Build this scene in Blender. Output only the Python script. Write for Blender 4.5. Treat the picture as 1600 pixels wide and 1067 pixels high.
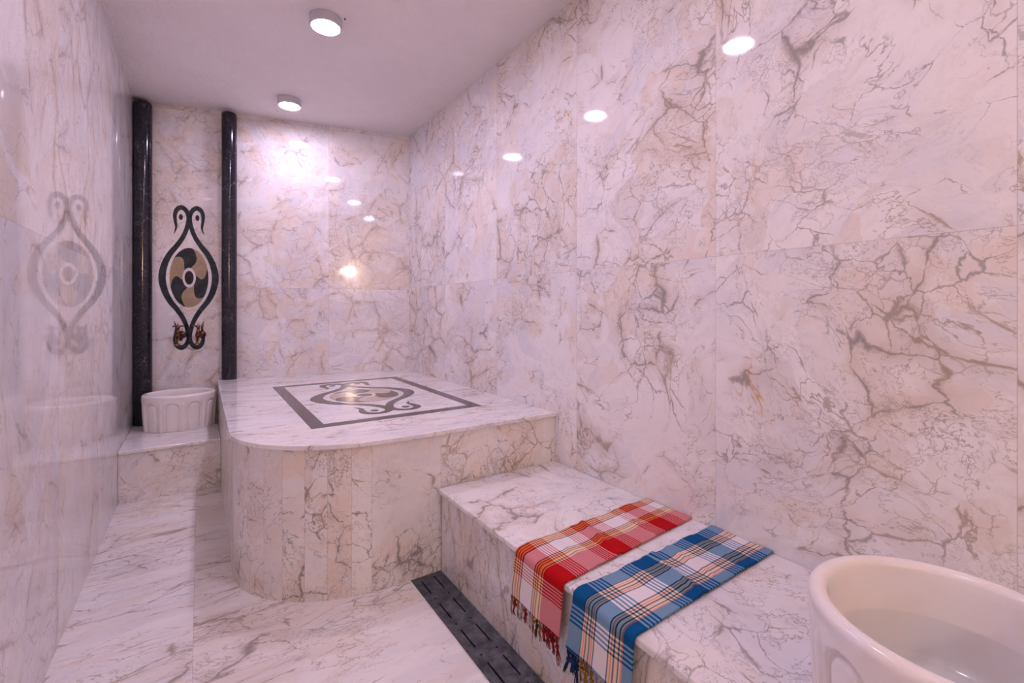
import bpy, bmesh, math, random
from mathutils import Vector, Matrix
PI = math.pi
random.seed(7)
scene = bpy.context.scene
for o in list(bpy.data.objects):
    bpy.data.objects.remove(o)
C = scene.collection

# ------------------------------------------------------------------ camera, light, exposure
cam_d = bpy.data.cameras.new('camera')
cam_d.lens = 36.0 * 715 / 1600
cam_d.sensor_width = 36
cam_d.shift_y = -49.5 / 1600
cam_d.clip_start = 0.02
cam = bpy.data.objects.new('camera', cam_d)
C.objects.link(cam)
cam.location = (0, 0, 1.128)
cam.rotation_euler = (PI / 2, 0, -math.atan(487 / 715))
scene.camera = cam

world = bpy.data.worlds.new('world')
scene.world = world
world.use_nodes = True
world.node_tree.nodes['Background'].inputs[0].default_value = (0.8, 0.6, 0.65, 1)
world.node_tree.nodes['Background'].inputs[1].default_value = 0.0

LAMP_COLOR = (0.89, 0.735, 1.0)
LAMP_POWER = 42.0            # emission strength of each ceiling disc
WARM_COLOR = (1.0, 0.70, 0.50)
WARM_POWER = 62.0
scene.view_settings.view_transform = 'Standard'
scene.view_settings.look = 'None'
scene.view_settings.gamma = 1
scene.view_settings.use_curve_mapping = False
scene.view_settings.exposure = 2.0
scene.cycles.max_bounces = 8

# ------------------------------------------------------------------ room measures (metres)
XL, XR = -0.395, 1.495
ZC = 2.631
YF = -2.60
def yback(x):
    return 4.09 - 0.240 * (x - 0.2)
BN = Vector((-0.240, -1.0, 0)).normalized()                 # back wall normal, into the room
BT = Vector((1.0, -0.240, 0)).normalized()                  # along the back wall, to the right
Z_PLAT, Z_BENCH, Z_STEP = 0.608, 0.360, 0.309
Y_PLAT = 1.80
Y_STEP = 3.46

# ------------------------------------------------------------------ material helpers
class NT:
    def __init__(self, name):
        self.m = bpy.data.materials.new(name)
        self.m.use_nodes = True
        self.t = self.m.node_tree
        self.b = self.t.nodes['Principled BSDF']
    def n(self, typ, **kw):
        nd = self.t.nodes.new(typ)
        for k, v in kw.items():
            setattr(nd, k, v)
        return nd
    def set(self, inp, v):
        if isinstance(v, bpy.types.NodeSocket):
            self.t.links.new(v, inp)
        elif isinstance(v, (tuple, list)) and inp.type == 'RGBA' and len(v) == 3:
            inp.default_value = (*v, 1)
        else:
            inp.default_value = v
    def math(self, op, a, b=0.0, c=0.0, clamp=False):
        nd = self.n('ShaderNodeMath', operation=op, use_clamp=clamp)
        self.set(nd.inputs[0], a); self.set(nd.inputs[1], b); self.set(nd.inputs[2], c)
        return nd.outputs[0]
    def vmath(self, op, a, b=(0, 0, 0), s=None):
        nd = self.n('ShaderNodeVectorMath', operation=op)
        self.set(nd.inputs[0], a); self.set(nd.inputs[1], b)
        if s is not None:
            self.set(nd.inputs['Scale'], s)
        return nd.outputs[0]
    def rng(self, v, a, b, c=0.0, d=1.0, smooth=True):
        nd = self.n('ShaderNodeMapRange', interpolation_type='SMOOTHSTEP' if smooth else 'LINEAR')
        for i, x in enumerate((v, a, b, c, d)):
            self.set(nd.inputs[i], x)
        return nd.outputs[0]
    def noise(self, vec, scale, detail=5, rough=0.6, out=0, dist=0.0):
        nd = self.n('ShaderNodeTexNoise')
        self.set(nd.inputs['Vector'], vec)
        nd.inputs['Scale'].default_value = scale
        nd.inputs['Detail'].default_value = detail
        nd.inputs['Roughness'].default_value = rough
        nd.inputs['Distortion'].default_value = dist
        return nd.outputs[out]
    def voro(self, vec, scale, feature='F1', out=0, rnd=1.0):
        nd = self.n('ShaderNodeTexVoronoi', feature=feature)
        self.set(nd.inputs['Vector'], vec)
        nd.inputs['Scale'].default_value = scale
        nd.inputs['Randomness'].default_value = rnd
        return nd.outputs[out]
    def mix(self, f, a, b, blend='MIX'):
        nd = self.n('ShaderNodeMix', data_type='RGBA', blend_type=blend)
        self.set(nd.inputs[0], f)
        self.set(nd.inputs[6], a); self.set(nd.inputs[7], b)
        return nd.outputs[2]
    def ramp(self, f, stops, interp='LINEAR'):
        nd = self.n('ShaderNodeValToRGB')
        cr = nd.color_ramp
        cr.interpolation = interp
        while len(cr.elements) < len(stops):
            cr.elements.new(0.5)
        for e, (p, c) in zip(cr.elements, stops):
            e.position = p
            e.color = (*c, 1)
        self.set(nd.inputs[0], f)
        return nd.outputs[0]
    def bump(self, h, strength=0.3, dist=0.001):
        nd = self.n('ShaderNodeBump')
        nd.inputs['Strength'].default_value = strength
        nd.inputs['Distance'].default_value = dist
        self.set(nd.inputs['Height'], h)
        self.set(self.b.inputs['Normal'], nd.outputs[0])

def plain(name, color, rough=0.5, metal=0.0, var=0.0, scale=30):
    k = NT(name)
    if var:
        p = k.n('ShaderNodeTexCoord').outputs['Object']
        f = k.noise(p, scale, 4)
        k.set(k.b.inputs['Base Color'], k.mix(k.rng(f, 0.35, 0.65), tuple(c * (1 - var) for c in color), tuple(min(1, c * (1 + var)) for c in color)))
    else:
        k.set(k.b.inputs['Base Color'], color)
    k.b.inputs['Roughness'].default_value = rough
    k.b.inputs['Metallic'].default_value = metal
    return k.m

def marble(name, tile=(0, 0, 0), origin=(0, 0, 0), yaw=0.0, white=(0.90, 0.875, 0.875), beige=(0.80, 0.695, 0.605),
           grey=(0.72, 0.72, 0.78), beige_amt=0.8, grey_amt=0.6, vein=1.0, scale=1.0, stretch=(1, 1, 1), rot=(0, 0, 0),
           rough=0.07, joint=0.0013, joint_dark=0.35, use_uv=False, gold=False, seed=0.0):
    """breccia marble: pale stones divided by broken brown and grey veins; every slab is cut from another part of the stone"""
    k = NT(name)
    P = k.n('ShaderNodeTexCoord').outputs['Object']
    if yaw:
        vr = k.n('ShaderNodeVectorRotate', rotation_type='Z_AXIS')
        k.set(vr.inputs['Vector'], P)
        vr.inputs['Angle'].default_value = -yaw
        Q = vr.outputs[0]
    else:
        Q = P
    off = None
    jmask = None
    if any(tile):
        inv = tuple(1 / t if t else 0.0 for t in tile)
        g = k.vmath('MULTIPLY', k.vmath('SUBTRACT', Q, tuple(origin)), inv)
        cell = k.vmath('FLOOR', k.vmath('ADD', g, (0.0001, 0.0001, 0.0001)))
        wn = k.n('ShaderNodeTexWhiteNoise', noise_dimensions='3D')
        k.set(wn.inputs['Vector'], k.vmath('ADD', cell, (seed, 3.3, 7.1)))
        off = wn.outputs['Color']
        fr = k.n('ShaderNodeSeparateXYZ')
        k.set(fr.inputs[0], k.vmath('FRACTION', k.vmath('ADD', g, (100, 100, 100))))
        for i, t in enumerate(tile):
            if not t:
                continue
            f = fr.outputs[i]
            d = k.math('MULTIPLY', k.math('MINIMUM', f, k.math('SUBTRACT', 1.0, f)), t)
            m_ = k.rng(d, joint * 0.4, joint, 1.0, 0.0)
            jmask = m_ if jmask is None else k.math('MAXIMUM', jmask, m_)
    if use_uv:
        uv = k.n('ShaderNodeUVMap', uv_map='slab').outputs[0]          # u: distance to the nearer joint, v: slab number
        sp = k.n('ShaderNodeSeparateXYZ'); k.set(sp.inputs[0], uv)
        wn = k.n('ShaderNodeTexWhiteNoise', noise_dimensions='1D')
        k.set(wn.inputs['W'], sp.outputs[1])
        off = wn.outputs['Color']
        jmask = k.rng(sp.outputs[0], joint * 0.4, joint, 1.0, 0.0)
    V = Q
    if off is not None:
        V = k.vmath('ADD', V, k.vmath('SCALE', off, s=9.0))
    V = k.vmath('ADD', V, (seed * 1.7, seed * 0.9, seed * 2.3))
    mp = k.n('ShaderNodeMapping')
    k.set(mp.inputs['Vector'], V)
    mp.inputs['Rotation'].default_value = rot
    mp.inputs['Scale'].default_value = tuple(s * scale for s in stretch)
    V = mp.outputs[0]
    # domain warp: broad drift, then jagged edges
    w1 = k.vmath('SCALE', k.vmath('SUBTRACT', k.noise(V, 1.7, 2, 0.45, 1), (0.5, 0.5, 0.5)), s=0.42)
    V1 = k.vmath('ADD', V, w1)
    w2 = k.vmath('SCALE', k.vmath('SUBTRACT', k.noise(V1, 9, 4, 0.56, 1), (0.5, 0.5, 0.5)), s=0.072)
    V2 = k.vmath('ADD', V1, w2)
    w3 = k.vmath('SCALE', k.vmath('SUBTRACT', k.noise(V2, 40, 3, 0.60, 1), (0.5, 0.5, 0.5)), s=0.020)
    V3 = k.vmath('ADD', V2, w3)
    # broken stones: every piece leans to white, beige or grey
    vc = k.voro(V3, 6.0, 'F1', 1)
    sp2 = k.n('ShaderNodeSeparateColor'); k.set(sp2.inputs[0], vc)
    vc2 = k.voro(V3, 14.0, 'F1', 1)
    sp3 = k.n('ShaderNodeSeparateColor'); k.set(sp3.inputs[0], vc2)
    big = k.noise(V, 1.5, 3, 0.5)
    mid = k.noise(V2, 8, 4, 0.62)
    piece = k.math('ADD', k.math('MULTIPLY', sp2.outputs[0], 0.30), k.math('MULTIPLY', sp3.outputs[0], 0.16))
    if off is not None:
        so = k.n('ShaderNodeSeparateXYZ'); k.set(so.inputs[0], off)
        piece = k.math('ADD', piece, k.rng(so.outputs[0], 0, 1, -0.10, 0.12, False))
    bsel = k.math('MULTIPLY', k.rng(k.math('ADD', piece, big), 0.56, 0.90), k.rng(mid, 0.25, 0.60, 0.35, 1.0))
    piece2 = k.math('ADD', k.math('MULTIPLY', sp2.outputs[1], 0.30), k.math('MULTIPLY', sp3.outputs[1], 0.12))
    if off is not None:
        piece2 = k.math('ADD', piece2, k.rng(so.outputs[1], 0, 1, -0.10, 0.12, False))
    gsel = k.math('MULTIPLY', k.rng(k.math('ADD', piece2, k.noise(V1, 1.9, 2, 0.55)), 0.60, 0.88), k.rng(mid, 0.70, 0.38, 0.2, 1.0))
    col = k.mix(k.math('MULTIPLY', bsel, beige_amt), white, beige)
    col = k.mix(k.math('MULTIPLY', gsel, grey_amt), col, grey)
    fine = k.noise(V3, 34, 3, 0.72)
    col = k.mix(k.rng(fine, 0.48, 0.72, 0.0, 0.12), col, (0.50, 0.43, 0.42))
    # veins along the borders of the stones, thick and thin, often broken off
    def vein_net(sc, width, mlo, mhi, msc, ampl):
        d = k.voro(V3, sc, 'DISTANCE_TO_EDGE', 0)
        mk = k.rng(k.math('ADD', k.noise(V2, msc, 3, 0.68), k.rng(big, 0.3, 0.7, -0.07, 0.07)), mlo, mhi)
        tk = k.rng(k.noise(V3, msc * 2.6, 2, 0.7), 0.42, 0.68, 0.25, 1.25)
        wv = k.math('MULTIPLY', k.math('MULTIPLY', k.math('ADD', mk, 0.12), tk), width)
        return k.math('MULTIPLY', k.math('MULTIPLY', k.rng(d, 0.0, wv, 1.0, 0.0), k.rng(mk, 0.0, 0.5)), ampl), d, mk
    va, dh, mh = vein_net(4.2, 0.048, 0.43, 0.66, 3.6, 0.90)
    vb, _, _ = vein_net(9.5, 0.062, 0.435, 0.65, 3.4, 0.85)
    vc_, _, _ = vein_net(20.0, 0.080, 0.48, 0.68, 4.4, 0.60)
    r1 = k.math('ABSOLUTE', k.math('SUBTRACT', k.noise(V1, 2.8, 6, 0.70), 0.5))
    vr1 = k.math('MULTIPLY', k.rng(r1, 0.0, 0.009, 0.75, 0.0), k.rng(k.noise(V, 3.8, 3, 0.6), 0.44, 0.60))
    r2 = k.math('ABSOLUTE', k.math('SUBTRACT', k.noise(V2, 6.5, 5, 0.74), 0.48))
    vr2 = k.math('MULTIPLY', k.rng(r2, 0.0, 0.014, 0.50, 0.0), k.rng(big, 0.42, 0.56))
    tone = k.noise(V1, 3.0, 3, 0.6)
    vcol = k.mix(k.rng(tone, 0.42, 0.58), (0.30, 0.205, 0.105), (0.17, 0.15, 0.15))
    tot = k.math('MAXIMUM', k.math('MAXIMUM', va, vb), k.math('MAXIMUM', vc_, k.math('MAXIMUM', vr1, vr2)))
    tot = k.math('MULTIPLY', tot, 0.74 * vein, clamp=True)
    halo = k.math('MULTIPLY', k.rng(dh, 0.0, 0.15, 0.36, 0.0), mh)
    col = k.mix(halo, col, (0.50, 0.39, 0.31))
    col = k.mix(tot, col, vcol)
    if gold:
        dg = k.math('ABSOLUTE', k.math('SUBTRACT', k.noise(V1, 1.3, 6, 0.6), 0.56))
        gm = k.math('MULTIPLY', k.rng(dg, 0.0, 0.006, 0.8, 0.0), k.rng(k.noise(V, 2.6, 2), 0.60, 0.68))
        col = k.mix(gm, col, (0.60, 0.30, 0.05))
    if jmask is not None:
        col = k.mix(k.math('MULTIPLY', jmask, joint_dark), col, (0.30, 0.24, 0.22))
    k.set(k.b.inputs['Base Color'], col)
    k.set(k.b.inputs['Roughness'], rough)
    k.b.inputs['IOR'].default_value = 1.52
    return k.m
M = {}
M['right'] = marble('right_wall_marble', (0, 0.7175, 1.315), (0, 0.925, 0), rough=0.055, gold=True, seed=2)
M['left'] = marble('left_wall_marble', (0, 0.7175, 1.352), (0, 0.70, 0), rough=0.028, seed=5, stretch=(1, 1, 0.8), vein=0.6)
M['back'] = marble('back_wall_marble', (0.706, 0, 1.300), (-0.074, 0, 0), yaw=math.atan2(BT.y, BT.x), rough=0.05, seed=9, beige_amt=0.9, vein=0.72, scale=1.2)
M['floor'] = marble('floor_marble', (0.74, 0.74, 0), (-0.02, 1.66, 0), rough=0.20, seed=12, rot=(0, 0, 0.5), stretch=(0.55, 1.5, 1), grey_amt=0.3, beige_amt=0.6)
M['side'] = marble('platform_side_marble', rough=0.17, seed=15, use_uv=True, white=(0.86, 0.825, 0.80), beige_amt=1.1, grey_amt=0.5, vein=1.25)
M['slab'] = marble('platform_slab_marble', rough=0.07, seed=21, beige_amt=0.25, grey_amt=0.55, rot=(0, 0, 0.4), stretch=(0.6, 1.8, 1), scale=1.3)
M['bench'] = marble('bench_top_marble', (0, 0.85, 0), (0, 0.10, 0), rough=0.09, seed=26, beige_amt=0.4, joint=0.001)
M['bench_front'] = marble('bench_front_marble', rough=0.1, seed=29, rot=(0.6, 0, 0), stretch=(1, 1.6, 0.7), beige_amt=0.8)
M['step'] = marble('step_marble', rough=0.17, seed=33, beige_amt=0.6, scale=1.2)

# rough plaster ceiling
k = NT('ceiling_plaster')
p = k.n('ShaderNodeTexCoord').outputs['Object']
k.set(k.b.inputs['Base Color'], k.mix(k.rng(k.noise(p, 2.5, 4), 0.35, 0.65), (0.88, 0.835, 0.82), (0.91, 0.865, 0.85)))
k.b.inputs['Roughness'].default_value = 0.75
k.bump(k.math('ADD', k.noise(p, 55, 5, 0.6), k.math('MULTIPLY', k.noise(p, 16, 4, 0.6), 1.3)), 0.9, 0.008)
M['ceiling'] = k.m

# black column marble
k = NT('black_column_marble')
p = k.n('ShaderNodeTexCoord').outputs['Object']
w = k.vmath('ADD', p, k.vmath('SCALE', k.vmath('SUBTRACT', k.noise(p, 9, 4, 0.6, 1), (0.5, 0.5, 0.5)), s=0.14))
d = k.voro(w, 16, 'DISTANCE_TO_EDGE', 0)
v1 = k.math('MULTIPLY', k.rng(d, 0, 0.03, 1, 0), k.rng(k.noise(w, 11, 4), 0.50, 0.68))
v2 = k.rng(k.noise(w, 75, 4, 0.6), 0.60, 0.72)
col = k.mix(k.math('MULTIPLY', k.math('MAXIMUM', v1, k.math('MULTIPLY', v2, 0.55)), 0.5), k.mix(k.noise(p, 8, 3), (0.006, 0.006, 0.012), (0.020, 0.015, 0.026)), (0.42, 0.40, 0.44))
k.set(k.b.inputs['Base Color'], col)
k.b.inputs['Roughness'].default_value = 0.13
M['black'] = k.m

def inlay(name, c1, c2, rough=0.09):
    k = NT(name)
    p = k.n('ShaderNodeTexCoord').outputs['Object']
    k.set(k.b.inputs['Base Color'], k.mix(k.rng(k.noise(p, 18, 6, 0.7, dist=0.6), 0.45, 0.62), c1, c2))
    k.b.inputs['Roughness'].default_value = rough
    return k.m
M['green'] = inlay('dark_green_stone', (0.010, 0.014, 0.016), (0.024, 0.034, 0.036))
M['tan'] = inlay('tan_stone', (0.36, 0.255, 0.15), (0.43, 0.32, 0.20))
M['eye'] = inlay('dark_red_stone', (0.016, 0.006, 0.008), (0.03, 0.012, 0.012))
M['ring'] = inlay('white_ring_stone', (0.72, 0.68, 0.66), (0.80, 0.76, 0.74))
M['p_green'] = inlay('grey_green_stone', (0.040, 0.043, 0.038), (0.062, 0.064, 0.058), 0.12)
M['p_tan'] = inlay('pale_tan_stone', (0.52, 0.40, 0.32), (0.60, 0.47, 0.38), 0.12)
M['p_frame'] = inlay('dark_taupe_stone', (0.060, 0.044, 0.042), (0.085, 0.062, 0.058), 0.12)

# translucent cream stone of the basins
k = NT('cream_onyx')
p = k.n('ShaderNodeTexCoord').outputs['Object']
k.set(k.b.inputs['Base Color'], k.mix(k.rng(k.noise(p, 5, 5, 0.6, dist=0.8), 0.38, 0.65), (0.88, 0.85, 0.85), (0.86, 0.80, 0.77)))
k.b.inputs['Roughness'].default_value = 0.13
k.b.inputs['Subsurface Weight'].default_value = 0.22
k.b.inputs['Subsurface Radius'].default_value = (1.0, 0.55, 0.35)
k.b.inputs['Subsurface Scale'].default_value = 0.02
M['onyx'] = k.m

k = NT('water_surface')
p = k.n('ShaderNodeTexCoord').outputs['Object']
tr = k.n('ShaderNodeBsdfTransparent'); tr.inputs[0].default_value = (0.93, 0.955, 0.95, 1)
gl = k.n('ShaderNodeBsdfGlossy'); gl.inputs['Roughness'].default_value = 0.02
lw = k.n('ShaderNodeLayerWeight'); fz = k.math('ADD', k.math('MULTIPLY', k.math('POWER', lw.outputs['Facing'], 5.0), 0.96), 0.021)
bp = k.n('ShaderNodeBump'); bp.inputs['Strength'].default_value = 0.15; bp.inputs['Distance'].default_value = 0.002
k.set(bp.inputs['Height'], k.noise(p, 30, 2))
k.set(gl.inputs['Normal'], bp.outputs[0])
mx = k.n('ShaderNodeMixShader')
lw.inputs[0].default_value = 0.5; k.set(mx.inputs[0], fz); k.t.links.new(tr.outputs[0], mx.inputs[1]); k.t.links.new(gl.outputs[0], mx.inputs[2])
k.t.links.new(mx.outputs[0], k.t.nodes['Material Output'].inputs[0])
M['water'] = k.m

M['brass'] = plain('antique_copper', (0.13, 0.06, 0.04), 0.30, 1.0, 0.3, 60)
M['brass2'] = plain('polished_copper', (0.30, 0.16, 0.10), 0.25, 1.0, 0.2, 60)
M['housing'] = plain('grey_lamp_metal', (0.60, 0.60, 0.66), 0.35, 0.2)
M['iron'] = plain('dark_nail', (0.08, 0.06, 0.06), 0.5, 0.6)
M['grout'] = plain('dark_channel', (0.008, 0.008, 0.008), 0.9)

k = NT('drain_metal')
p = k.n('ShaderNodeTexCoord').outputs['Object']
f = k.noise(p, 22, 7, 0.7)
k.set(k.b.inputs['Base Color'], k.mix(k.rng(f, 0.38, 0.66), (0.035, 0.040, 0.052), (0.13, 0.13, 0.145)))
k.set(k.b.inputs['Roughness'], k.rng(f, 0.3, 0.7, 0.35, 0.6))
k.bump(k.noise(p, 120, 4), 0.25, 0.001)
M['drain'] = k.m

def emission(name, color, power):
    k = NT(name)
    k.set(k.b.inputs['Base Color'], (0.8, 0.8, 0.8))
    k.set(k.b.inputs['Emission Color'], color)
    k.b.inputs['Emission Strength'].default_value = power
    return k.m
M['warm'] = emission('warm_globe', WARM_COLOR, WARM_POWER)

# woven cotton: crossing coloured warp and weft
def plaid(name, warp, weft, period, deep):
    k = NT(name)
    uv = k.n('ShaderNodeUVMap', uv_map='weave').outputs[0]      # u: metres along, v: 0..1 across
    s = k.n('ShaderNodeSeparateXYZ'); k.set(s.inputs[0], uv)
    wv = k.math('FRACT', k.math('DIVIDE', k.math('ADD', s.outputs[0], 10 * period), period))
    cw = k.ramp(wv, weft, 'CONSTANT')
    ca = k.ramp(s.outputs[1], warp, 'CONSTANT')
    th = k.n('ShaderNodeTexNoise'); 
    sc = k.vmath('MULTIPLY', uv, (900, 220, 1)); k.set(th.inputs['Vector'], sc); th.inputs['Scale'].default_value = 1.0
    f = k.rng(th.outputs[0], 0.35, 0.65, 0.38, 0.62)
    pw = k.n('ShaderNodeGamma'); k.set(pw.inputs[0], k.mix(1.0, ca, cw, 'MULTIPLY')); pw.inputs[1].default_value = 0.5
    col = k.mix(deep, k.mix(f, ca, cw), pw.outputs[0])
    k.set(k.b.inputs['Base Color'], col)
    k.b.inputs['Roughness'].default_value = 0.9
    k.b.inputs['Specular IOR Level'].default_value = 0.15
    k.bump(th.outputs[0], 0.35, 0.0008)
    return k.m
def bands(blocks):
    """blocks: (width, colours) -> constant ramp stops; several colours divide a block evenly"""
    tot = sum(b[0] for b in blocks); pos = 0; st = []
    for wd, cs in blocks:
        for i, c in enumerate(cs):
            st.append((min(0.9999, (pos + wd * i / len(cs)) / tot), c))
        pos += wd
    return st
R_, W_, Y_, K_, O_ = (0.46, 0.001, 0.005), (0.80, 0.74, 0.76), (0.80, 0.54, 0.12), (0.02, 0.01, 0.02), (0.75, 0.12, 0.05)
B_, P_, N_ = (0.001, 0.080, 0.235), (0.88, 0.56, 0.25), (0.006, 0.010, 0.035)
M['red_cloth'] = plaid('red_plaid_cotton',
    bands([(0.20, [Y_, K_, Y_, R_, Y_, R_, Y_, K_]), (0.25, [W_]), (0.19, [K_, Y_, K_, Y_, R_, Y_, Y_, K_, Y_]), (0.36, [R_])]),
    bands([(0.074, [R_]), (0.049, [W_, R_, W_, R_, W_, R_, W_, R_, W_, R_]), (0.082, [W_]), (0.049, [R_, W_, R_, W_, R_, W_, R_, W_, R_, W_])]), 0.254, 0.42)
M['blue_cloth'] = plaid('blue_plaid_cotton',
    bands([(0.21, [B_]), (0.22, [N_, P_, O_, P_, N_, P_, P_, N_, P_, O_, P_, N_]), (0.22, [W_]), (0.21, [N_, P_, O_, P_, N_, P_, P_, N_, P_, O_]), (0.14, [B_])]),
    bands([(0.070, [B_]), (0.058, [W_, B_, W_, B_, W_, B_, W_, B_, W_]), (0.068, [W_]), (0.060, [B_, W_, B_, W_, B_, W_, B_, W_, B_])]), 0.256, 0.6)
M['thread_red'] = plain('red_thread', (0.50, 0.006, 0.012), 0.9, 0, 0.3, 300)
M['thread_yellow'] = plain('yellow_thread', (0.62, 0.33, 0.07), 0.9, 0, 0.4, 300)
M['thread_white'] = plain('white_thread', (0.78, 0.70, 0.68), 0.9, 0, 0.1, 300)
M['thread_blue'] = plain('blue_thread', (0.004, 0.06, 0.22), 0.9, 0, 0.3, 300)
M['thread_dark'] = plain('brown_thread', (0.10, 0.04, 0.02), 0.9, 0, 0.3, 300)

# ------------------------------------------------------------------ geometry helpers
def link(name, bm, mat, parent=None, smooth=False, loc=None):
    me = bpy.data.meshes.new(name)
    bmesh.ops.recalc_face_normals(bm, faces=bm.faces[:])
    bm.to_mesh(me); bm.free()
    for mt in (mat if isinstance(mat, (list, tuple)) else [mat]):
        me.materials.append(mt)
    if smooth:
        for p_ in me.polygons:
            p_.use_smooth = True
    o = bpy.data.objects.new(name, me)
    C.objects.link(o)
    if loc is not None:
        o.location = loc
    if parent:
        o.parent = parent
    return o
def thing(name, label, cat, loc=(0, 0, 0), rz=0.0, group=None):
    o = bpy.data.objects.new(name, None)
    C.objects.link(o)
    o.location = loc; o.rotation_euler = (0, 0, rz); o.empty_display_size = 0.1
    tag(o, label, cat, group)
    return o
def tag(o, label, cat, group=None):
    o['label'] = label; o['category'] = cat
    if group: o['group'] = group
    return o
def struct(o):
    o['kind'] = 'structure'
    return o
def box(bm, x0, x1, y0, y1, z0, z1):
    vs = [bm.verts.new((x, y, z)) for x in (x0, x1) for y in (y0, y1) for z in (z0, z1)]
    for f in ((0, 1, 3, 2), (4, 6, 7, 5), (0, 4, 5, 1), (2, 3, 7, 6), (0, 2, 6, 4), (1, 5, 7, 3)):
        bm.faces.new([vs[i] for i in f])
def prism(bm, pts, z0, z1):
    a = [bm.verts.new((x, y, z0)) for x, y in pts]
    b = [bm.verts.new((x, y, z1)) for x, y in pts]
    n = len(pts)
    bm.faces.new(a[::-1]); bm.faces.new(b)
    for i in range(n):
        bm.faces.new((a[i], a[(i + 1) % n], b[(i + 1) % n], b[i]))
def bevel(o, w=0.003, seg=3, angle=40):
    md = o.modifiers.new('bevel', 'BEVEL')
    md.width = w; md.segments = seg; md.limit_method = 'ANGLE'; md.angle_limit = math.radians(angle)
    return o
def lathe(bm, prof, n=48, mat4=None, sx=1.0, sy=1.0):
    rings = []
    for r, z in prof:
        if r < 1e-6:
            v = bm.verts.new((0, 0, z)); rings.append([v])
        else:
            rings.append([bm.verts.new((r * sx * math.cos(2 * PI * i / n), r * sy * math.sin(2 * PI * i / n), z)) for i in range(n)])
    for a, b in zip(rings, rings[1:]):
        for i in range(n):
            j = (i + 1) % n
            if len(a) == 1 and len(b) == 1: continue
            if len(a) == 1: bm.faces.new((a[0], b[i], b[j]))
            elif len(b) == 1: bm.faces.new((a[i], a[j], b[0]))
            else: bm.faces.new((a[i], a[j], b[j], b[i]))
    if mat4 is not None:
        bmesh.ops.transform(bm, matrix=mat4, verts=[v for r in rings for v in r])
def tube(bm, pts, rad, n=10, cap=True):
    pts = [Vector(p_) for p_ in pts]
    rad = rad if isinstance(rad, (list, tuple)) else [rad] * len(pts)
    rings = []
    up = Vector((0.123, 0.31, 0.95)).normalized()
    for i, p_ in enumerate(pts):
        d = (pts[min(i + 1, len(pts) - 1)] - pts[max(i - 1, 0)]).normalized()
        a = d.cross(up)
        if a.length < 1e-3: a = d.cross(Vector((1, 0, 0)))
        a.normalize(); b = d.cross(a)
        up = b
        rings.append([bm.verts.new(p_ + (a * math.cos(2 * PI * j / n) + b * math.sin(2 * PI * j / n)) * rad[i]) for j in range(n)])
    for r0, r1 in zip(rings, rings[1:]):
        for j in range(n):
            q = (j + 1) % n
            bm.faces.new((r0[j], r0[q], r1[q], r1[j]))
    if cap:
        bm.faces.new(rings[0][::-1]); bm.faces.new(rings[-1])
def catmull(pts, n=8):
    out = []
    P = [pts[0]] + list(pts) + [pts[-1]]
    for i in range(1, len(P) - 2):
        for j in range(n):
            t = j / n
            out.append(tuple(0.5 * (2 * b + (c - a) * t + (2 * a - 5 * b + 4 * c - d) * t * t + (-a + 3 * b - 3 * c + d) * t ** 3)
                             for a, b, c, d in zip(P[i - 1], P[i], P[i + 1], P[i + 2])))
    out.append(tuple(pts[-1]))
    return out

# ------------------------------------------------------------------ the room
# drain opening in the floor
DX0, DX1, DY0, DY1 = 0.724, 0.8625, -1.20, 1.826
bm = bmesh.new()
box(bm, XL - 0.1, DX0, YF - 0.1, 4.35, -0.08, 0)
box(bm, DX1, XR + 0.1, YF - 0.1, 4.35, -0.08, 0)
box(bm, DX0, DX1, DY1, 4.35, -0.08, 0)
box(bm, DX0, DX1, YF - 0.1, DY0, -0.08, 0)
box(bm, XL - 0.1, XR + 0.1, YF - 0.1, 4.35, -0.12, -0.08)
struct(link('floor', bm, M['floor']))
bm = bmesh.new(); box(bm, XL - 0.1, XR + 0.1, YF - 0.1, 4.4, ZC, ZC + 0.1)
struct(link('ceiling', bm, M['ceiling']))
bm = bmesh.new(); box(bm, XR, XR + 0.1, YF, 4.0, 0.0, ZC)
struct(link('wall_right', bm, M['right']))
bm = bmesh.new(); box(bm, XL - 0.1, XL, YF, 4.35, 0.0, ZC)
struct(link('wall_left', bm, M['left']))
bm = bmesh.new()
prism(bm, [(XL, yback(XL)), (XR, yback(XR)), (XR, yback(XR) + 0.1), (XL, yback(XL) + 0.1)], 0, ZC)
struct(link('wall_back', bm, M['back']))
bm = bmesh.new(); box(bm, XL - 0.1, XR + 0.1, YF - 0.1, YF, 0.0, ZC)
struct(link('wall_front', bm, M['left']))

# ------------------------------------------------------------------ step with rounded nosing in the left corner
step = thing('marble_step', 'low marble step in the far left corner carrying the arched basin', 'step', (-0.148, Y_STEP + 0.3, 0))
def local(o, root):
    o.parent = root
    o.matrix_parent_inverse = Matrix.Translation(-Vector(root.location))
    return o
XPL = 0.104           # left side of the platform
bm = bmesh.new()
prism(bm, [(XL + 0.001, Y_STEP + 0.012), (XPL + 0.003, Y_STEP + 0.012), (XPL + 0.003, yback(XPL) - 0.004), (XL + 0.001, yback(XL) - 0.001)], 0.0, Z_STEP - 0.022)
local(link('step_body', bm, M['step']), step)
bm = bmesh.new()
prism(bm, [(XL + 0.001, Y_STEP), (XPL + 0.003, Y_STEP), (XPL + 0.003, yback(XPL) - 0.004), (XL + 0.001, yback(XL) - 0.001)], Z_STEP - 0.022, Z_STEP)
local(bevel(link('step_slab', bm, M['slab']), 0.004), step)

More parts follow.
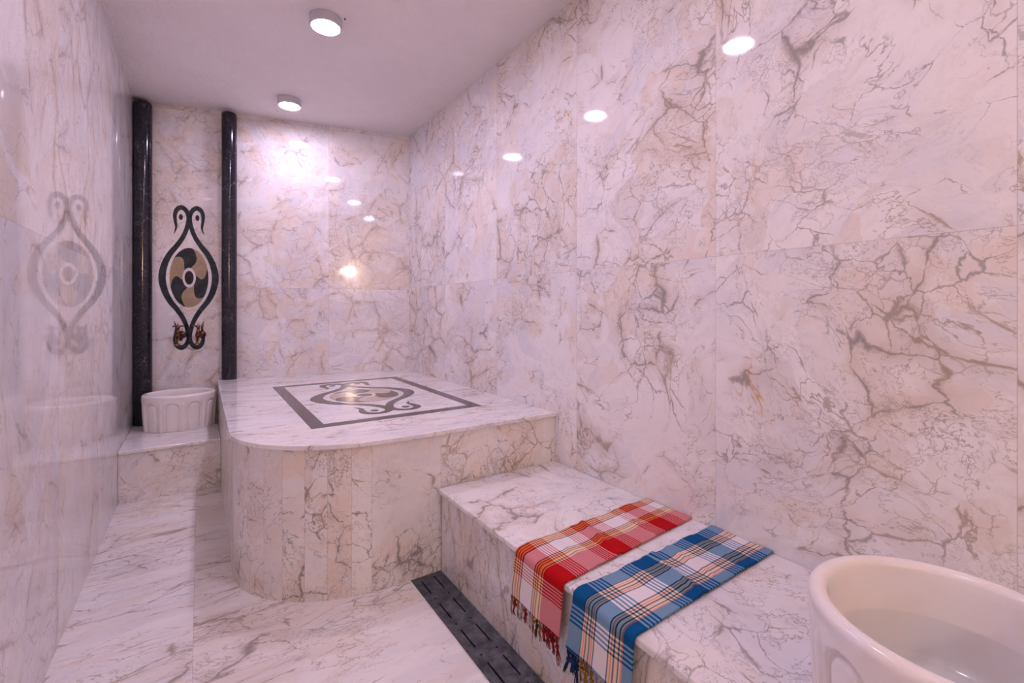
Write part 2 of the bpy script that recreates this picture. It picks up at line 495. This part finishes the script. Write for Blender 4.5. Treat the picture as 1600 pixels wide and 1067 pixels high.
# ------------------------------------------------------------------ the heated platform
plat = thing('marble_platform', 'large marble platform with rounded corner and inlaid emblem on its top', 'platform', (0.82, 2.9, 0))
CX, CY, AX, AY = 0.70, 2.30, 0.60, 0.50
def outline(off, n=60):
    """left side, rounded corner, straight front; off = inset"""
    pts = []
    x0 = XPL + off
    pts.append((x0, yback(x0) - 0.002))
    for i in range(n + 1):
        a = PI + (PI / 2) * i / n
        e = 0.94
        ca, sa = math.cos(a), math.sin(a)
        x = CX + (AX - off) * math.copysign(abs(ca) ** e, ca)
        y = CY + (AY - off) * math.copysign(abs(sa) ** e, sa)
        pts.append((x, y))
    pts.append((XR - 0.001, Y_PLAT + off - 0.008))
    return pts
ol = outline(0.0)
bm = bmesh.new()
prism(bm, ol + [(XR - 0.001, yback(XR) - 0.002)], Z_PLAT - 0.020, Z_PLAT)
local(bevel(link('top_slab', bm, M['slab']), 0.004, 3, 50), plat)
# cladding: narrow slats round the corner, wide slabs on the straight faces
ol = outline(0.014, 240)
ol[0] = (XPL + 0.004, yback(XPL) - 0.004)
ol.insert(1, (XPL + 0.004, 3.0))
acc = [0.0]
for a, b in zip(ol, ol[1:]):
    acc.append(acc[-1] + math.dist(a, b))
ystart = next(i for i, p_ in enumerate(ol) if p_[1] < 2.42 and i > 0)
cuts = [0.0, acc[1] - 0.62]
s = acc[1] - 0.02
xfront = [0.205, 0.262, 0.333, 0.408, 0.49, 0.567, 0.862]
while True:
    cuts.append(s); s += 0.078
    i = min(range(len(acc)), key=lambda q: abs(acc[q] - s))
    if ol[i][0] > 0.19 and ol[i][1] < 2.1:
        break
for xf in xfront:
    i = min(range(1, len(ol) - 1), key=lambda q: abs(ol[q][0] - xf))
    a_, b_ = ol[i], ol[i + 1]
    if xf > ol[-2][0]:
        cuts.append(acc[-2] + (xf - ol[-2][0]))
    else:
        cuts.append(acc[i])
cuts.append(acc[-1])
def at(s):
    for i in range(len(acc) - 1):
        if acc[i + 1] >= s:
            t = (s - acc[i]) / max(1e-9, acc[i + 1] - acc[i])
            return (ol[i][0] + (ol[i + 1][0] - ol[i][0]) * t, ol[i][1] + (ol[i + 1][1] - ol[i][1]) * t)
    return ol[-1]
bm = bmesh.new()
uvl = bm.loops.layers.uv.new('slab')
zt, zb = Z_PLAT - 0.0201, 0.0
for ci in range(len(cuts) - 1):
    s0, s1 = cuts[ci], cuts[ci + 1]
    nseg = max(6, int((s1 - s0) / 0.008))
    if nseg % 2: nseg += 1
    col = []
    for i in range(nseg + 1):
        # extra columns right beside the joints
        t = i / nseg
        s = s0 + (s1 - s0) * t
        x, y = at(s)
        col.append((s, bm.verts.new((x, y, zb)), bm.verts.new((x, y, zt))))
    for (sa, b0, t0), (sb, b1, t1) in zip(col, col[1:]):
        f = bm.faces.new((b0, b1, t1, t0))
        for lp in f.loops:
            sv = sa if lp.vert in (b0, t0) else sb
            lp[uvl].uv = (min(sv - s0, s1 - sv), ci + 0.5)
        f.smooth = True
# close the body behind the cladding
xw, yw = XR - 0.001, yback(XR) - 0.002
me_pts = [bm.verts.new((x, y, zt)) for x, y in ((ol[0][0], ol[0][1]), (xw, yw), (xw, ol[-1][1]))]
me_b = [bm.verts.new((x, y, zb)) for x, y in ((ol[0][0], ol[0][1]), (xw, yw), (xw, ol[-1][1]))]
bm.faces.new((me_pts[0], me_pts[1], me_b[1], me_b[0])); bm.faces.new((me_pts[1], me_pts[2], me_b[2], me_b[1]))
local(link('side_cladding', bm, M['side']), plat)

# ------------------------------------------------------------------ the bench
bench = thing('marble_bench', 'long low marble bench running along the right wall in front of the platform', 'bench', (1.17, 0.3, 0))
bm = bmesh.new(); box(bm, 0.862, XR - 0.001, YF + 0.6, Y_PLAT - 0.002 + 0.006, 0.0, Z_BENCH - 0.022)
local(link('bench_body', bm, M['bench_front']), bench)
bm = bmesh.new(); box(bm, 0.845, XR - 0.001, YF + 0.6, Y_PLAT - 0.001 + 0.006, Z_BENCH - 0.022, Z_BENCH)
local(bevel(link('seat_slab', bm, M['bench']), 0.005), bench)

# ------------------------------------------------------------------ inlaid ornament (flat stone set in the marble)
def ribbon(bm, pts, fx, th):
    """variable width band; fx maps ornament units to 3D, th = normal offset vector"""
    L_, R2 = [], []
    for i, (x, y, w_) in enumerate(pts):
        x0, y0 = pts[max(0, i - 1)][:2]; x1, y1 = pts[min(len(pts) - 1, i + 1)][:2]
        dx, dy = x1 - x0, y1 - y0; l = math.hypot(dx, dy) or 1
        nx, ny = -dy / l, dx / l
        L_.append((x + nx * w_ / 2, y + ny * w_ / 2)); R2.append((x - nx * w_ / 2, y - ny * w_ / 2))
    rows = [[bm.verts.new(fx(*q)) for q in L_], [bm.verts.new(fx(*q)) for q in R2],
            [bm.verts.new(fx(*q) + th) for q in R2], [bm.verts.new(fx(*q) + th) for q in L_]]
    for i in range(len(pts) - 1):
        for a in range(4):
            b = (a + 1) % 4
            bm.faces.new((rows[a][i], rows[a][i + 1], rows[b][i + 1], rows[b][i]))
    bm.faces.new([r[0] for r in rows]); bm.faces.new([r[-1] for r in rows][::-1])
def plate(bm, pts, fx, th):
    a = [bm.verts.new(fx(*q)) for q in pts]; b = [bm.verts.new(fx(*q) + th) for q in pts]
    bm.faces.new(a); bm.faces.new(b[::-1])
    n = len(pts)
    for i in range(n):
        bm.faces.new((a[i], a[(i + 1) % n], b[(i + 1) % n], b[i]))
QUARTER = [(97, 275, 2), (83, 232, 14), (88, 190, 20), (90, 150, 25), (76, 117, 29), (48, 104, 30), (20, 122, 29), (4, 162, 28), (12, 222, 28),
           (36, 285, 30), (76, 345, 32), (122, 402, 36), (156, 470, 42), (171, 550, 46)]
def strand(sign):
    half = [(x, y - 550, w_) for x, y, w_ in QUARTER]
    full = half + [(x, -y, w_) for x, y, w_ in half[-2::-1]]
    return [(sign * x, -y, w_) for x, y, w_ in catmull(full, 7)]
def ell(cx, cy, rx, ry, n=48):
    return [(cx + rx * math.cos(2 * PI * i / n), cy + ry * math.sin(2 * PI * i / n)) for i in range(n)]
def petal(k0, rx=125, ry=190):
    def edge(th0, r):
        return math.radians(th0) - math.radians(24) * math.sin(PI * min(1, max(0, (r - 0.28) / 0.72))) ** 1.0
    a0, a1 = k0, k0 + 60
    rs = [0.30 + 0.70 * i / 16 for i in range(17)]
    pts = [(r, edge(a0, r)) for r in rs] + [(1.0, math.radians(a0 + 60 * i / 12)) for i in range(1, 12)] + [(r, edge(a1, r)) for r in rs[::-1]]
    return [(rx * r * math.cos(t), ry * r * math.sin(t)) for r, t in pts]
def ornament(root, fx, nrm, m_str, m_tan, m_eye, m_ring, eyes_bottom=True, dark_pet=None):
    th = nrm * 0.0008
    z = Vector((0, 0, 0))
    def loc(o): return local(o, root)
    for sg in (-1, 1):
        bm = bmesh.new(); ribbon(bm, strand(sg), fx if sg > 0 else (lambda x, y: fx(x, y) + nrm * 0.0002), th)
        loc(link('curling_band', bm, m_str))
    for i in range(6):
        bm = bmesh.new(); plate(bm, petal(20 + 60 * i), fx, th)
        loc(link('petal', bm, m_str if i % 2 == 1 else m_tan))
    bm = bmesh.new(); plate(bm, ell(0, 0, 43, 63), fx, th * 1.4); loc(link('centre_ring', bm, m_ring))
    bm = bmesh.new(); plate(bm, ell(0, 0, 29, 44), fx, th * 1.9); loc(link('centre_oval', bm, m_eye))
    for sx in (-1, 1):
        for sy in ((1, -1) if eyes_bottom else (1,)):
            bm = bmesh.new(); plate(bm, ell(sx * 53, sy * 385, 13, 19, 24), fx, th); loc(link('eye', bm, m_eye))
# on the wall
OC = Vector((-0.068, yback(-0.068), 1.366))
def fx_wall(x, y):
    return OC + BT * (x * 0.000975) + Vector((0, 0, y * 0.00116)) + BN * 0.0004
wi = thing('wall_inlay_emblem', 'dark swirl emblem with pinwheel set into the back wall between two columns', 'stone inlay', OC)
ornament(wi, fx_wall, BN, M['green'], M['tan'], M['eye'], M['ring'])
# on the platform, same pattern, wider
PC = Vector((0.827, 2.812, Z_PLAT))
def fx_plat(x, y):
    return PC + Vector((x * 0.00158, y * 0.00119, 0.0002))
pi_ = thing('platform_inlay_emblem', 'framed swirl emblem with pinwheel set flat into the platform top', 'stone inlay', PC)
ornament(pi_, fx_plat, Vector((0, 0, 1)), M['p_green'], M['p_tan'], M['p_green'], M['ring'])
bm = bmesh.new()
ox0, ox1, oy0, oy1 = 0.400, 1.262, 2.139, 3.452
ix0, ix1, iy0, iy1 = 0.463, 1.203, 2.200, 3.398
z0, z1 = Z_PLAT + 0.0002, Z_PLAT + 0.001
for q in (((ox0, oy0), (ox1, oy0), (ix1, iy0), (ix0, iy0)), ((ox1, oy0), (ox1, oy1), (ix1, iy1), (ix1, iy0)),
          ((ox1, oy1), (ox0, oy1), (ix0, iy1), (ix1, iy1)), ((ox0, oy1), (ox0, oy0), (ix0, iy0), (ix0, iy1))):
    prism(bm, list(q), z0, z1)
local(link('border_frame', bm, M['p_frame']), pi_)

# ------------------------------------------------------------------ columns
def column(x, y, r, zb, zt, label):
    bm = bmesh.new()
    prof = [(0, zb), (r * 0.99, zb), (r, zb + 0.004)]
    n = 30
    for i in range(1, n):
        prof.append((r, zb + (zt - zb) * i / n))
    for i in range(7):
        a = PI / 2 * i / 6
        prof.append((r - 0.02 + 0.02 * math.cos(a), zt - 0.02 + 0.02 * math.sin(a)))
    prof.append((0, zt))
    lathe(bm, [(a, b - zb) for a, b in prof], 56)
    o = link('round_column', bm, M['black'], smooth=True, loc=(x, y, zb))
    tag(o, label, 'column')
    return o
column(-0.3385, 4.180, 0.0535, Z_STEP + 0.0005, 2.612, 'polished black round column in the far left corner, standing on the low step')
column(0.1795, 4.036, 0.0500, Z_PLAT + 0.0005, 2.606, 'polished black round column right of the wall emblem, standing on the platform corner')

# ------------------------------------------------------------------ basins
def basin(name, cx, cy, rx, ry, z0, H, label, rot=0.0, phase=0.0):
    bm = bmesh.new()
    NT_, NZ = 520, 64
    NA = 10
    band = 0.90
    def relief(th, h):
        """h 0..1 of height; arch niches with a raised inner panel, half-round ribs between"""
        u = ((th + phase) / (2 * PI) * NA) % 1.0 - 0.5
        R_m = (rx + ry) / 2
        X = u * 2 * PI * R_m / NA            # metres from arch centre
        hw = 0.36 * 2 * PI * R_m / NA
        top = 0.80 * H - hw
        Z = h * H
        if Z > top: dd = hw - math.hypot(X, Z - top)
        else: dd = hw - abs(X)
        def ss(a, b, v):
            t = min(1, max(0, (v - a) / (b - a))); return t * t * (3 - 2 * t)
        d = -0.0055 * ss(0.0, 0.006, dd) + 0.0045 * ss(0.010, 0.020, dd)
        rib = (0.5 - abs(u)) * 2 * PI * R_m / NA
        if Z < 0.84 * H:
            d += 0.0025 * (1 - ss(0.004, 0.010, rib)) * ss(0.84 * H, 0.70 * H, Z) - 0.002 * ss(0.009, 0.013, rib) * (1 - ss(0.014, 0.019, rib)) * ss(0.82 * H, 0.6 * H, Z)
        return d * 1.7
    rings = []
    rr = 0.0165
    prof_o = []
    for i in range(NZ + 1):
        h = i / NZ * (1 - rr / H)
        prof_o.append((h, 'o'))
    def scale_at(h): return 0.955 + 0.045 * math.sin(min(1, h / 0.9) * PI / 2)
    for h, _ in prof_o:
        ring = []
        lim = 0.006 * (1 if h > 0.86 else 0)
        for j in range(NT_):
            th = 2 * PI * j / NT_
            s = scale_at(h)
            d = relief(th, h)
            ring.append(bm.verts.new(((rx * s + d) * math.cos(th), (ry * s + d) * math.sin(th), h * H)))
        rings.append(ring)
    T_ = 2 * rr
    for i in range(1, 13):
        a = PI * i / 13
        off = -rr + rr * math.cos(a)
        z = H - rr + rr * math.sin(a)
        rings.append([bm.verts.new(((rx + off) * math.cos(2 * PI * j / NT_), (ry + off) * math.sin(2 * PI * j / NT_), z)) for j in range(NT_)])
    inner = [(T_ + 0.001, H * 0.86), (T_ + 0.003, H * 0.6), (T_ + 0.005, H * 0.42), (T_ + 0.010, H * 0.28), (T_ + 0.020, H * 0.22), (T_ + 0.036, H * 0.20)]
    for t, z in inner:
        rings.append([bm.verts.new(((rx - t) * math.cos(2 * PI * j / NT_), (ry - t) * math.sin(2 * PI * j / NT_), z)) for j in range(NT_)])
    for a, b in zip(rings, rings[1:]):
        for j in range(NT_):
            q = (j + 1) % NT_
            bm.faces.new((a[j], a[q], b[q], b[j]))
    bm.faces.new(rings[-1]); bm.faces.new(rings[0][::-1])
    o = link(name, bm, M['onyx'], smooth=True, loc=(cx, cy, z0))
    o.rotation_euler = (0, 0, rot)
    tag(o, label, 'basin')
    return o
basin('stone_basin', -0.119, 3.975, 0.213, 0.180, Z_STEP + 0.0005, 0.243, 'round cream stone basin with arched niches standing on the low step', rot=math.radians(-6), phase=0.10)
basin('stone_basin', 1.075, 0.222, 0.212, 0.214, Z_BENCH + 0.0005, 0.238, 'large cream stone basin holding water, in the near right corner on the bench', phase=0.80)
def water(cx, cy, rx, ry, z, label):
    bm = bmesh.new()
    vs = [bm.verts.new((rx * math.cos(2 * PI * i / 96), ry * math.sin(2 * PI * i / 96), 0)) for i in range(96)]
    bm.faces.new(vs)
    tag(link('basin_water', bm, M['water'], loc=(cx, cy, z)), label, 'water')
water(1.075, 0.222, 0.1755, 0.1775, Z_BENCH + 0.138, 'clear still water filling the near right basin')

# ------------------------------------------------------------------ taps
def tap(cx, label):
    p0 = Vector((cx, yback(cx), 0.944))
    ang = math.atan2(BN.y, BN.x) + PI / 2        # local -Y points out of the wall
    t = thing('wall_tap', label, 'tap', p0 + BN * 0.0012, ang, 'copper taps above the small basin')
    def add(nm, bm, mt): return link(nm, bm, mt, t, smooth=True)
    rotx = Matrix.Rotation(PI / 2, 4, 'X')       # lathe axis -> -Y
    bm = bmesh.new()
    lathe(bm, [(0, 0), (0.026, 0), (0.028, 0.003), (0.024, 0.008), (0.014, 0.012), (0.012, 0.016), (0, 0.016)], 32, rotx)
    add('wall_flange', bm, M['brass'])
    bm = bmesh.new()
    lathe(bm, [(0, 0.014), (0.011, 0.014), (0.010, 0.03), (0.015, 0.036), (0.017, 0.045), (0.015, 0.054), (0.011, 0.06), (0.013, 0.075), (0.018, 0.085), (0.020, 0.097), (0.017, 0.110), (0.010, 0.118), (0, 0.12)], 28, rotx)
    add('tap_body', bm, M['brass'])
    bm = bmesh.new()
    pts = catmull([(0, -0.095, -0.005), (0, -0.112, -0.018), (0, -0.125, -0.040), (0, -0.128, -0.062)], 6)
    tube(bm, pts, [0.014 - 0.004 * math.sin(i / (len(pts) - 1) * PI) for i in range(len(pts))], 20)
    lathe(bm, [(0, -0.074), (0.0155, -0.074), (0.0165, -0.066), (0.013, -0.058), (0, -0.056)], 24, Matrix.Translation((0, -0.128, 0)))
    add('spout', bm, M['brass2'])
    bm = bmesh.new()
    lathe(bm, [(0, 0.0), (0.014, 0.0), (0.015, 0.014), (0.010, 0.020), (0.008, 0.034), (0.012, 0.040), (0.010, 0.046), (0, 0.046)], 24, Matrix.Translation((0, -0.095, 0.012)))
    add('valve_stem', bm, M['brass'])
    bm = bmesh.new()
    c = Vector((0, -0.095, 0.062))
    for i in range(4):
        a = PI / 4 + i * PI / 2
        e = c + Vector((0.030 * math.cos(a), 0.030 * math.sin(a), 0.004))
        tube(bm, [c, (c + e) / 2, e], [0.0045, 0.0035, 0.0055], 10)
        bmesh.ops.create_icosphere(bm, subdivisions=2, radius=0.0078, matrix=Matrix.Translation(e))
    lathe(bm, [(0, -0.010), (0.010, -0.009), (0.012, 0), (0.009, 0.010), (0.004, 0.016), (0.005, 0.021), (0, 0.026)], 20, Matrix.Translation(c))
    add('cross_handle', bm, M['brass2'])
    return t
tap(-0.110, 'copper tap with cross handle on the wall emblem, the left one of the pair')
tap(0.010, 'copper tap with cross handle on the wall emblem, the right one beside the platform')

# ------------------------------------------------------------------ floor drain
dr = thing('floor_drain', 'long dark slotted metal drain channel let into the floor beside the bench', 'drain', (0.79, 1.2, 0))
bm = bmesh.new()
zt_, zb_ = -0.0006, -0.004
x0, x1 = DX0 + 0.0008, DX1 - 0.0008
sl = [(0.7572, 0.7628), (0.8162, 0.8218)]
per = 0.177
ys = [1.787 - i * per for i in range(17)]
ye0 = DY0 + 0.001
# strips: build plate with slots as a grid of boxes
xs = [x0, sl[0][0], sl[0][1], sl[1][0], sl[1][1], x1]
rows = [(DY1 - 0.001, ys[0])]
for y in ys:
    rows.append(('slot', y, y - 0.10)); rows.append((y - 0.10, y - per))
bmv = {}
def quad(xa, xb, ya, yb):
    box(bm, xa, xb, yb, ya, zb_, zt_)
for r_ in rows:
    if r_[0] == 'slot':
        _, ya, yb = r_
        if yb < ye0: break
        quad(xs[0], xs[1], ya, yb); quad(xs[2], xs[3], ya, yb); quad(xs[4], xs[5], ya, yb)
    else:
        ya, yb = r_
        if yb < ye0: break
        quad(xs[0], xs[5], ya, yb)
local(link('slotted_cover', bm, M['drain']), dr)
bm = bmesh.new(); box(bm, x0, x1, DY0 + 0.01, DY1 - 0.002, -0.05, -0.048)
box(bm, x0, x0 + 0.004, DY0 + 0.01, DY1 - 0.002, -0.048, -0.0042); box(bm, x1 - 0.004, x1, DY0 + 0.01, DY1 - 0.002, -0.048, -0.0042)
local(link('channel_trough', bm, M['grout']), dr)
for y in ys[:7]:
    for x in (0.760, 0.819):
        bm = bmesh.new()
        lathe(bm, [(0, 0.0005), (0.0032, 0.0004), (0.0042, -0.0005), (0, -0.0006)], 14)
        o = link('screw', bm, M['grout'], loc=(x, y - 0.1385, 0)); local(o, dr)
bm = bmesh.new()
lathe(bm, [(0, 0.0016), (0.012, 0.0014), (0.015, 0.0006), (0.018, 0.0014), (0.021, 0.0002), (0.022, -0.0005), (0, -0.0006)], 28)
local(link('inspection_cap', bm, M['drain'], loc=(0.795, 1.292, 0)), dr)

# ------------------------------------------------------------------ towels
def towel(name, label, mat, x_wall, yf, yn, z_end, u0, ridges, tassels, seed):
    """yf/yn: (y at wall, y at bench edge, y at the hem) of the far and the near edge"""
    rnd = random.Random(seed)
    root = thing(name, label, 'towel', (1.1, (yf[0] + yn[0]) / 2, Z_BENCH))
    th = 0.0055
    r = 0.016
    xe = 0.842                        # face of the bench slab
    path = []
    x = x_wall
    while x > xe + r - 0.004:
        path.append((x, Z_BENCH + th + 0.0012)); x -= 0.004
    ccx, ccz = xe + r - 0.006, Z_BENCH + th + 0.0012 - r
    for i in range(1, 10):
        a = PI / 2 + PI / 2 * i / 9
        path.append((ccx + r * math.cos(a), ccz + r * math.sin(a)))
    xh = ccx - r
    z = ccz - 0.004
    while z > z_end:
        path.append((xh, z)); z -= 0.004
    L_ = [0.0]
    for a, b in zip(path, path[1:]): L_.append(L_[-1] + math.dist(a, b))
    s_edge = L_[next(i for i, p_ in enumerate(path) if p_[0] < ccx)]
    NW = 44
    bm = bmesh.new(); uvl = bm.loops.layers.uv.new('weave')
    grid = []; wob = [rnd.uniform(-1, 1) for _ in range(12)]
    for i, ((px, pz), s) in enumerate(zip(path, L_)):
        row = []
        if s < s_edge: f = s / s_edge; ya = yf[0] + (yf[1] - yf[0]) * f; yb = yn[0] + (yn[1] - yn[0]) * f
        else: f = (s - s_edge) / (L_[-1] - s_edge); ya = yf[1] + (yf[2] - yf[1]) * f; yb = yn[1] + (yn[2] - yn[1]) * f
        a = 0 if px > ccx else min(1, (s - s_edge) / (r * PI / 2))
        nx, nz = -math.sin(a * PI / 2), math.cos(a * PI / 2)
        ew = 0.0022 * math.sin(s * 31 + seed) + 0.0014 * math.sin(s * 67 + 2 * seed)
        for j in range(NW + 1):
            t = j / NW
            d = 0.0
            for (rs, slope, amp, wd) in ridges:
                c = rs + slope * (t - 0.5)
                d += amp * math.exp(-((s - c) / wd) ** 2)
            d += 0.0008 * (1 + math.sin(s * 40 + 5 * t + seed)) + 0.0007 * (1 + math.sin(17 * t + s * 22 + wob[0]))
            if px <= ccx:
                d = d * 0.6 + 0.004 * a * (0.5 + 0.5 * math.sin(t * 9 + seed)) * min(1, (s - s_edge) * 8)
            y = ya + (yb - ya) * t + ew * (1 - 2 * t) * 0.5 + ew * 0.5
            row.append((bm.verts.new((px + nx * d, y, pz + nz * d)), s, t))
        grid.append(row)
    for i in range(len(grid) - 1):
        for j in range(NW):
            q = (grid[i][j], grid[i + 1][j], grid[i + 1][j + 1], grid[i][j + 1])
            f = bm.faces.new([v[0] for v in q]); f.smooth = True
            for lp, v in zip(f.loops, q): lp[uvl].uv = (v[1] + u0, v[2])
    me = bpy.data.meshes.new('cloth')
    bm.normal_update()
    bm.to_mesh(me); bm.free(); me.materials.append(mat)
    o = bpy.data.objects.new('cloth', me); C.objects.link(o); local(o, root)
    md = o.modifiers.new('thickness', 'SOLIDIFY'); md.thickness = th - 0.001; md.offset = -1 if me.polygons[len(me.polygons) // 4].normal.z > 0 else 1
    # knotted fringe
    def strandtube(bm, p, q, rad, bend, n=6):
        m_ = [(p[k_] + q[k_]) / 2 + bend[k_] for k_ in range(3)]
        pts = catmull([p, tuple(m_), q], 5)
        tube(bm, pts, [rad * (1 - 0.35 * i / (len(pts) - 1)) for i in range(len(pts))], n)
    for (t, mt, ln, sw, fat) in tassels:
        y = yf[2] + (yn[2] - yf[2]) * t
        z0_ = path[-1][1]
        bm = bmesh.new()
        kz = z0_ - ln * 0.38
        xx = xh + 0.002
        for i in range(5):
            yy = y + (i - 2) * 0.0042 * fat
            strandtube(bm, (xx + rnd.uniform(-.002, .002), yy, z0_ + 0.004), (xx - 0.003, y + rnd.uniform(-.002, .002), kz), 0.0022 * fat, (-0.003, 0, 0))
        for i in range(4):      # the knot: crossed loops
            a = rnd.uniform(0, PI)
            loop = [(xx - 0.003 + 0.0045 * fat * math.cos(b_) * math.cos(a), y + 0.0055 * fat * math.sin(b_), kz + 0.004 * fat * math.cos(b_) * math.sin(a)) for b_ in [2 * PI * q / 10 for q in range(11)]]
            tube(bm, loop, 0.0021 * fat, 6)
        for i in range(6):
            e = (xx - 0.004 + rnd.uniform(-.004, .003), y + sw + rnd.uniform(-.007, .007) * fat, z0_ - ln * rnd.uniform(0.8, 1.05))
            strandtube(bm, (xx - 0.003, y + rnd.uniform(-.002, .002), kz), e, 0.0020 * fat, (-rnd.uniform(0, 0.005), rnd.uniform(-.004, .004), 0))
        oo = link('tassel', bm, mt, smooth=True); local(oo, root)
    return root
TR, TY, TW, TB, TD = (M['thread_' + q] for q in ('red', 'yellow', 'white', 'blue', 'dark'))
# phase: a red band runs from x = 0.888 round the bench edge; u grows from the wall end
u_red = -(1.49 - 1.397) % 0.254
towel('plaid_towel', 'red, white and yellow plaid towel with fringe draped over the bench, nearer the platform', M['red_cloth'],
      1.488, (1.226, 1.206, 1.232), (1.014, 0.975, 0.990), 0.200, u_red,
      [(0.20, 0.03, 0.0035, 0.012), (0.385, 0.05, 0.006, 0.012), (0.41, 0.05, -0.002, 0.02), (0.52, -0.02, 0.003, 0.015)],
      [(0.03, TY, 0.055, 0.0, 1.0), (0.10, TR, 0.055, 0.003, 1.0), (0.17, TY, 0.05, 0.0, 0.9), (0.26, TW, 0.05, 0.006, 1.1), (0.34, TR, 0.05, 0.0, 0.9), (0.43, TW, 0.05, -0.004, 1.0),
       (0.50, TY, 0.055, 0.0, 1.0), (0.58, TD, 0.06, 0.0, 0.9), (0.64, TY, 0.055, -0.004, 1.0), (0.72, TR, 0.05, 0.0, 1.2), (0.80, TR, 0.055, 0.0, 1.3), (0.88, TR, 0.06, -0.003, 1.3), (0.96, TR, 0.075, -0.012, 1.0)], 3)
u_blue = -(1.492 - 1.391) % 0.256
towel('plaid_towel', 'blue, white and peach plaid towel with fringe draped over the bench, nearer the big basin', M['blue_cloth'],
      1.492, (0.937, 0.932, 0.955), (0.728, 0.722, 0.733), 0.196, u_blue,
      [(0.27, 0.03, 0.003, 0.012), (0.355, 0.05, 0.0065, 0.011), (0.385, 0.05, 0.002, 0.012), (0.14, 0.02, 0.002, 0.015)],
      [(0.03, TB, 0.075, 0.012, 1.3), (0.10, TB, 0.06, 0.0, 1.4), (0.17, TB, 0.08, -0.004, 1.4), (0.25, TY, 0.06, 0.0, 1.1), (0.33, TY, 0.06, 0.0, 1.2), (0.42, TY, 0.075, 0.0, 1.0), (0.50, TW, 0.07, 0.003, 1.0),
       (0.58, TW, 0.07, 0.0, 1.0), (0.67, TY, 0.07, 0.0, 1.0), (0.76, TY, 0.07, 0.0, 1.0), (0.85, TY, 0.07, 0.0, 1.0), (0.95, TB, 0.07, 0.0, 1.2)], 8)

# ------------------------------------------------------------------ ceiling lamps
def lamp(x, y, label, power):
    group = None
    t = thing('ceiling_lamp', label, 'lamp', (x, y, ZC), 0, group)
    R0, h = 0.0775, 0.048
    bm = bmesh.new()
    lathe(bm, [(0, -0.0005), (R0 - 0.001, -0.0005), (R0, -0.002), (R0, -h + 0.004), (R0 - 0.002, -h), (R0 - 0.008, -h), (R0 - 0.009, -h + 0.006), (0, -h + 0.006)], 64)
    link('housing', bm, M['housing'], t, smooth=False)
    bm = bmesh.new()
    lathe(bm, [(0, -h - 0.001), (R0 - 0.014, -h + 0.0005), (R0 - 0.0095, -h + 0.002), (R0 - 0.0095, -h + 0.0055), (0, -h + 0.0055)], 64)
    link('diffuser', bm, emission('lamp_diffuser', LAMP_COLOR, LAMP_POWER * power), t, smooth=False)
lamp(0.528, 3.603, 'round surface ceiling lamp close to the back wall, lit', 0.9)
lamp(0.535, 2.492, 'round surface ceiling lamp above the front of the platform, lit', 1.2)
lamp(0.535, 1.385, 'round ceiling lamp over the bench, seen only mirrored in the right wall', 0.92)
lamp(0.535, 0.275, 'round ceiling lamp above the near basin, seen only mirrored in the back wall', 0.75)
# warm wall lamp by the entrance end (mirrored in the far wall)
wl = thing('wall_lamp', 'warm globe wall lamp behind the viewer, mirrored in the back wall', 'lamp', (XL + 0.001, -2.32, 1.945))
bm = bmesh.new(); bmesh.ops.create_uvsphere(bm, u_segments=20, v_segments=12, radius=0.062, matrix=Matrix.Translation((0.085, 0, 0)))
link('globe', bm, M['warm'], wl, smooth=True)
bm = bmesh.new(); lathe(bm, [(0, 0), (0.05, 0), (0.045, 0.012), (0.02, 0.018), (0.018, 0.03), (0, 0.03)], 28, Matrix.Rotation(PI / 2, 4, 'Y'))
link('wall_mount', bm, M['housing'], wl, smooth=True)
# small nail beside the lamp
bm = bmesh.new(); lathe(bm, [(0, 0), (0.0035, 0), (0.004, -0.004), (0.0015, -0.009), (0, -0.010)], 12)
tag(link('ceiling_nail', bm, M['iron'], loc=(0.617, 2.437, ZC - 0.0002)), 'tiny dark nail in the ceiling plaster beside the front lamp', 'nail')
